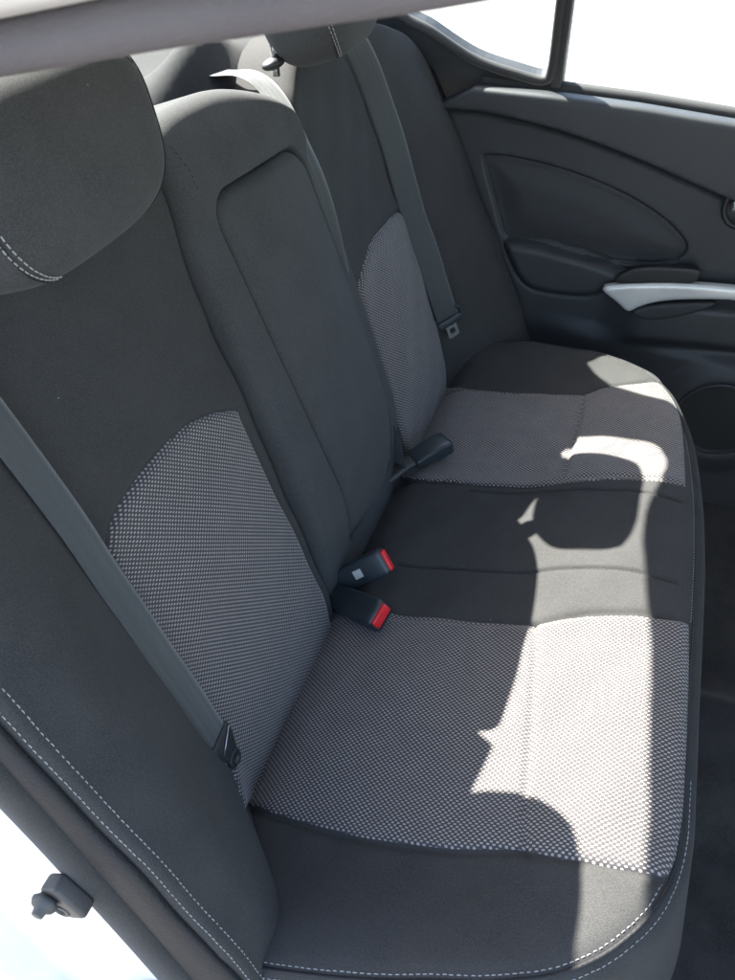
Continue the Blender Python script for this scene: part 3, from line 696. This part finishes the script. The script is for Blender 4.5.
# rear window with rounded opening in its frame
RW=lambda a,b:np.array([HX+.005-.66*b+(.027-.085*min(a,.25)+.25*max(a-.30,0))*(1-b),.665+a*(1+.12*b*0),roofpt(HX,.665+a)[2]-.006-.38*b])
ro=[(-.68,-.0),(.68,-.0),(.74,1.),(-.74,1.)]
def rwplate():
    outer=rounded([(-.665,-.0),(.585,-.0),(.70,1.),(-.70,1.)],0.0001,1); hole=rounded([(-.56,.02),(.505,.02),(.56,.95),(-.60,.95)],[.05,.10,.06,.06],8)
    Q=np.vstack([resample(outer,.05,True),resample(hole,.03,True)]); no=len(resample(outer,.05,True)); nh=len(Q)-no
    E=[(i,(i+1)%no) for i in range(no)]+[(no+i,no+(i+1)%nh) for i in range(nh)]
    r_=delaunay_2d_cdt([Vector(q) for q in Q],E,[],0,1e-7); Qo=np.array([tuple(v) for v in r_[0]])
    fc=[f for f in r_[2] if not inside(np.array([Qo[list(f)].mean(0)]),hole)[0]]
    n=len(Qo); V=[RW(*q) for q in Qo]+[RW(*q)-np.array([-.012,0,.03]) for q in Qo]; F=[list(f) for f in fc]+[[i+n for i in f][::-1] for f in fc]
    for a,b in E: F.append([a,b,b+n,a+n])
    o=build('rear_window_frame',V,F,M_liner,car,False)
    g=[RW(a,b)-np.array([0,0,.012]) for b in np.linspace(.0,1,10) for a in np.linspace(-.6,.6,14)]
    build('rear_window',g,[[i*14+j,i*14+j+1,(i+1)*14+j+1,(i+1)*14+j] for i in range(9) for j in range(13)],M_glass,car)
rwplate()
# near roof rail: flocked trim and white drip edge
rb=[at_y(p,.0) for p in ((-160,78),(-60,58),(0,47),(80,32),(160,17),(240,4),(330,-11),(420,-25),(520,-44),(640,-68))]
rb=resample(catmull([*rb],6),.01)
rings=[]
for i,p in enumerate(rb):
    t_=rb[min(i+1,len(rb)-1)]-rb[max(i-1,0)]; t_/=np.linalg.norm(t_); u_=np.cross(t_,Y); u_/=np.linalg.norm(u_)
    if u_[2]<0: u_=-u_
    rings.append([p+Y*.012*math.cos(a)+u_*(.0105*math.sin(a)) for a in np.linspace(0,2*math.pi,17)[:-1]])
loft('door_opening_trim',rings,M_rail,car)
rings=[]
for i,p in enumerate(rb):
    rings.append([p+np.array([0,y_,z_]) for y_,z_ in ((-.008,.010),(-.030,.016),(-.050,.036),(-.045,.060),(-.015,.075),(.03,.072),(.03,.020))])
loft('roof_edge',rings,M_paint,car)
# near jamb: swept profile along the opening edge
jp=[at_y(p,-.045) for p in ((-220,560),(-110,675),(0,792),(60,856),(120,922),(175,985),(230,1050),(300,1140))]
jp=resample(catmull(jp,6),.012)
def sweep(name,prof,m,parent,closed=False,smooth=True):
    rings=[]
    for i,p in enumerate(jp):
        t_=jp[min(i+1,len(jp)-1)]-jp[max(i-1,0)]; t_[1]=0; t_/=np.linalg.norm(t_); o_=np.array([t_[2],0,-t_[0]]);   # outward: back and down
        if o_[0]>0: o_=-o_
        rings.append([p+o_*a+Y*b for a,b in prof])
    return loft(name,rings,m,parent,closed,closed)
cir=[(.002+-.009+.0125*math.cos(a)*(1.9),.004+.0125*math.sin(a)) for a in np.linspace(0,2*math.pi,17)[:-1]]
sweep('door_seal',cir,M_seal,car,True)
sweep('quarter_panel',[(.008,.030),(.010,.008),(.014,.002),(.022,.000),(.034,-.001),(.040,-.004),(.075,-.012),(.115,-.018),(.120,-.024),(.126,-.050),(.140,-.062),(.20,-.075),(.32,-.10),(.6,-.14)],M_paint,car)
# bump stop / striker
sc=at_y((62,893),-.062)
tdir=at_y((110,930),-.062)-at_y((20,850),-.062); tdir/=np.linalg.norm(tdir); od=np.cross(tdir,Y); od/=np.linalg.norm(od)
if od[2]<0: od=-od
bm=bmesh.new(); box_bm(bm,sc+od*.004+tdir*.004,(tdir,od,Y),(.044,.022,.018),.004)
o=bm_obj('bump_stop',bm,M_stop,car); o['label']='grey plastic bump stop on the white jamb'
kn=sc-tdir*.007-od*.004
def revolve(name,c,ax,u_,prof,m,parent,n=24):
    w_=np.cross(ax,u_); return loft(name,[[c+ax*h+r_*(math.cos(a)*u_+math.sin(a)*w_) for a in np.linspace(0,2*math.pi,n+1)[:-1]] for h,r_ in prof],m,parent)
revolve('knob',kn,-Y,tdir,[(.004,.005),(.010,.0095),(.012,.0120),(.0145,.0120),(.018,.0100),(.020,.0060),(.025,.0050),(.0255,.0036)],M_stop,o)
bs=sc+tdir*.013-od*.006
revolve('bolt_socket',bs,-Y,tdir,[(.004,.0085),(.0095,.0085),(.010,.0075),(.010,.005),(.006,.0045),(.0058,.0005)],M_stop,o)
# body behind / outer shell so that the place closes
slab('quarter_panel',[(-.62,-.05,-.6),(-.62,-.05,.56),(-.33,-.03,.90),(-.30,-.03,.90),(-.24,-.06,.45),(-.20,-.06,-.0),(-.10,-.06,-.6)],.02,M_paint,car)
slab('sill_panel',[(-.3,-.07,-.42),(1.6,-.07,-.42),(1.6,-.02,-.30),(-.3,-.02,-.30)],.02,M_paint,car)
# C pillar inner near side + trunk wall
slab('pillar_trim',[(-.95,1.36,.45),(-.60,1.39,.45),(-.30,1.26,.88),(-.40,1.26,.88)],.02,M_liner,car)
ed=[at_y(p,1.375) for p in ((424,66),(437,96),(452,130),(470,180),(498,262),(528,345),(550,420))]
rings=[[p+np.array([-.012,-.02,0]),p+np.array([.006,-.008,0]),p+np.array([.010,.02,0]),p+np.array([-.40,.02,0]),p+np.array([-.40,-.028,0]),p+np.array([-.06,-.028,0])] for p in resample(catmull(ed,6),.02)]
loft('side_trim',rings,M_dark,car)
tube('door_seal',resample(catmull(ed,6),.01)+np.array([.004,-.012,0]),.008,M_rubber,car,10)
slab('wheel_arch_trim',[(-.7,1.395,-.36),(.45,1.395,-.36),(.12,1.395,-.05),(-.2,1.395,.50),(-.7,1.395,.50)],.02,M_dark,car)
# ------------------------------------------------------------------ parcel shelf
shelf=thing('parcel_shelf','sunlit grey felt parcel shelf behind the backrest with belt guide','parcel shelf',(-.55,.65,.5))
so=rounded([(-.98,.02),(-.22,.0),(-.22,1.33),(-.98,1.31)],.04,6)
HP1=at_z((160,84),.575)[:2]; HP2=at_z((245,52),.58)[:2]
def shx(x,y):
    h=.004*np.sin(x*11)*np.sin(y*7)
    for (cx,cy,rx,ry,a) in ((*HP1,.05,.16,.050),(*HP2,.05,.20,.055)):
        h=h+a*np.exp(-(((x-cx)/rx)**4+((y-cy)/ry)**4))
    return h
ss=Surf((0,0,.535),Xa,Y,Za,so,.02,.02,shx); ss.mesh('shelf_cover',M_shelf,shelf,g=.012,skirt=.05)
gb_=at_z((203,72),.572)
bm=bmesh.new(); box_bm(bm,gb_,(np.array([.9,.3,.15])/np.linalg.norm([.9,.3,.15]),np.array([-.3,.9,0])/np.linalg.norm([-.3,.9,0]),Za),(.075,.060,.022),.006); bm_obj('belt_guide',bm,M_pale,shelf)
# ------------------------------------------------------------------ front seats (ahead, outside the frame)
for k,(cy,lab) in enumerate(((.30,'near black front seat ahead of the bench, outside the doorway view'),(1.03,'far black front seat ahead of the bench by the far door'))):
    fs=thing('front_seat',lab,'car seat',(1.0,cy,-.3),'front seats ahead of the bench')
    tl=R(14); U2=np.array([-math.sin(tl),0,math.cos(tl)]); N2=np.array([-math.cos(tl),0,-math.sin(tl)]); o2=Surf((1.03,0,-.12),U2,Y,N2,rounded([(-.10,cy-.25),(.62,cy-.22),(.66,cy),(.62,cy+.22),(-.10,cy+.25)],.08,6),.04,.05,lambda s,v:0*s)
    o2.mesh('backrest',M_black,fs,g=.02,skirt=.10)
    o3=Surf((1.0,0,-.12),U2,Y,N2,rounded([(.68,cy-.12),(.86,cy-.12),(.86,cy+.12),(.68,cy+.12)],.06,6),.03,.03,lambda s,v:0*s); o3.mesh('headrest',M_head,fs,g=.02,skirt=.07)
    bm=bmesh.new(); box_bm(bm,np.array([1.30,cy,-.12]),(Xa,Y,Za),(.5,.5,.16),.05); bm_obj('seat_cushion',bm,M_black,fs)
# ------------------------------------------------------------------ setting
def sheet(name,x0,x1,y0,y1,z,m,nx_=2,ny_=2,f=None):
    X=np.linspace(x0,x1,nx_);Yv=np.linspace(y0,y1,ny_); V=[(x,y,z+(f(x,y) if f else 0)) for x in X for y in Yv]
    o=build(name,V,[[i*ny_+j,(i+1)*ny_+j,(i+1)*ny_+j+1,i*ny_+j+1] for i in range(nx_-1) for j in range(ny_-1)],m,None); o['kind']='structure'; return o
sheet('floor',-.3,1.9,.0,1.38,-.33,M_carpet,60,40,lambda x,y:.008*math.sin(x*17)*math.sin(y*13)+.05*sstep(abs(y-.66),.16,.08))
sheet('ground',-250,250,-250,250,-.72,M_ground)
# underside so no light leaks up
slab('floor_pan',[(-1.,-.05,-.37),(1.9,-.05,-.37),(1.9,1.44,-.37),(-1.,1.44,-.37)],.02,M_dark,car)
# ------------------------------------------------------------------ light
sd=np.array([.535,-.21,-.61]); sd/=np.linalg.norm(sd)
sun=bpy.data.lights.new('sun','SUN'); sun.energy=5.0; sun.angle=R(.55); sun.color=(1,.955,.89)
so_=bpy.data.objects.new('sun',sun); COL.objects.link(so_); so_.rotation_euler=Vector(sd).to_track_quat('-Z','Y').to_euler(); so_.location=(-3,2,4)
w=bpy.data.worlds.new('World'); S.world=w; w.use_nodes=True; nt=w.node_tree; bg=nt.nodes['Background']
sky=nt.nodes.new('ShaderNodeTexSky'); sky.sky_type='NISHITA'; sky.sun_disc=False; sky.sun_elevation=math.asin(-sd[2]); sky.sun_rotation=math.atan2(-sd[0],-sd[1]); sky.air_density=1.2; sky.dust_density=2.5
nt.links.new(sky.outputs[0],bg.inputs[0]); bg.inputs[1].default_value=.10
# ------------------------------------------------------------------ camera
cam=bpy.data.cameras.new('camera'); co=bpy.data.objects.new('camera',cam); COL.objects.link(co)
co.matrix_world=Matrix([[*CM[0],CAM[0]],[*CM[1],CAM[1]],[*CM[2],CAM[2]],[0,0,0,1]])
cam.sensor_fit='HORIZONTAL'; cam.sensor_width=36; cam.lens=36*FP/PW; cam.clip_start=.01; cam.clip_end=1000
cam.dof.use_dof=True; cam.dof.focus_distance=.95; cam.dof.aperture_fstop=20
S.camera=co; S.render.resolution_x=768; S.render.resolution_y=1024
S.view_settings.view_transform='Standard'; S.view_settings.look='None'; S.view_settings.exposure=3.0; S.view_settings.gamma=1
S.cycles.max_bounces=8; S.cycles.transparent_max_bounces=8
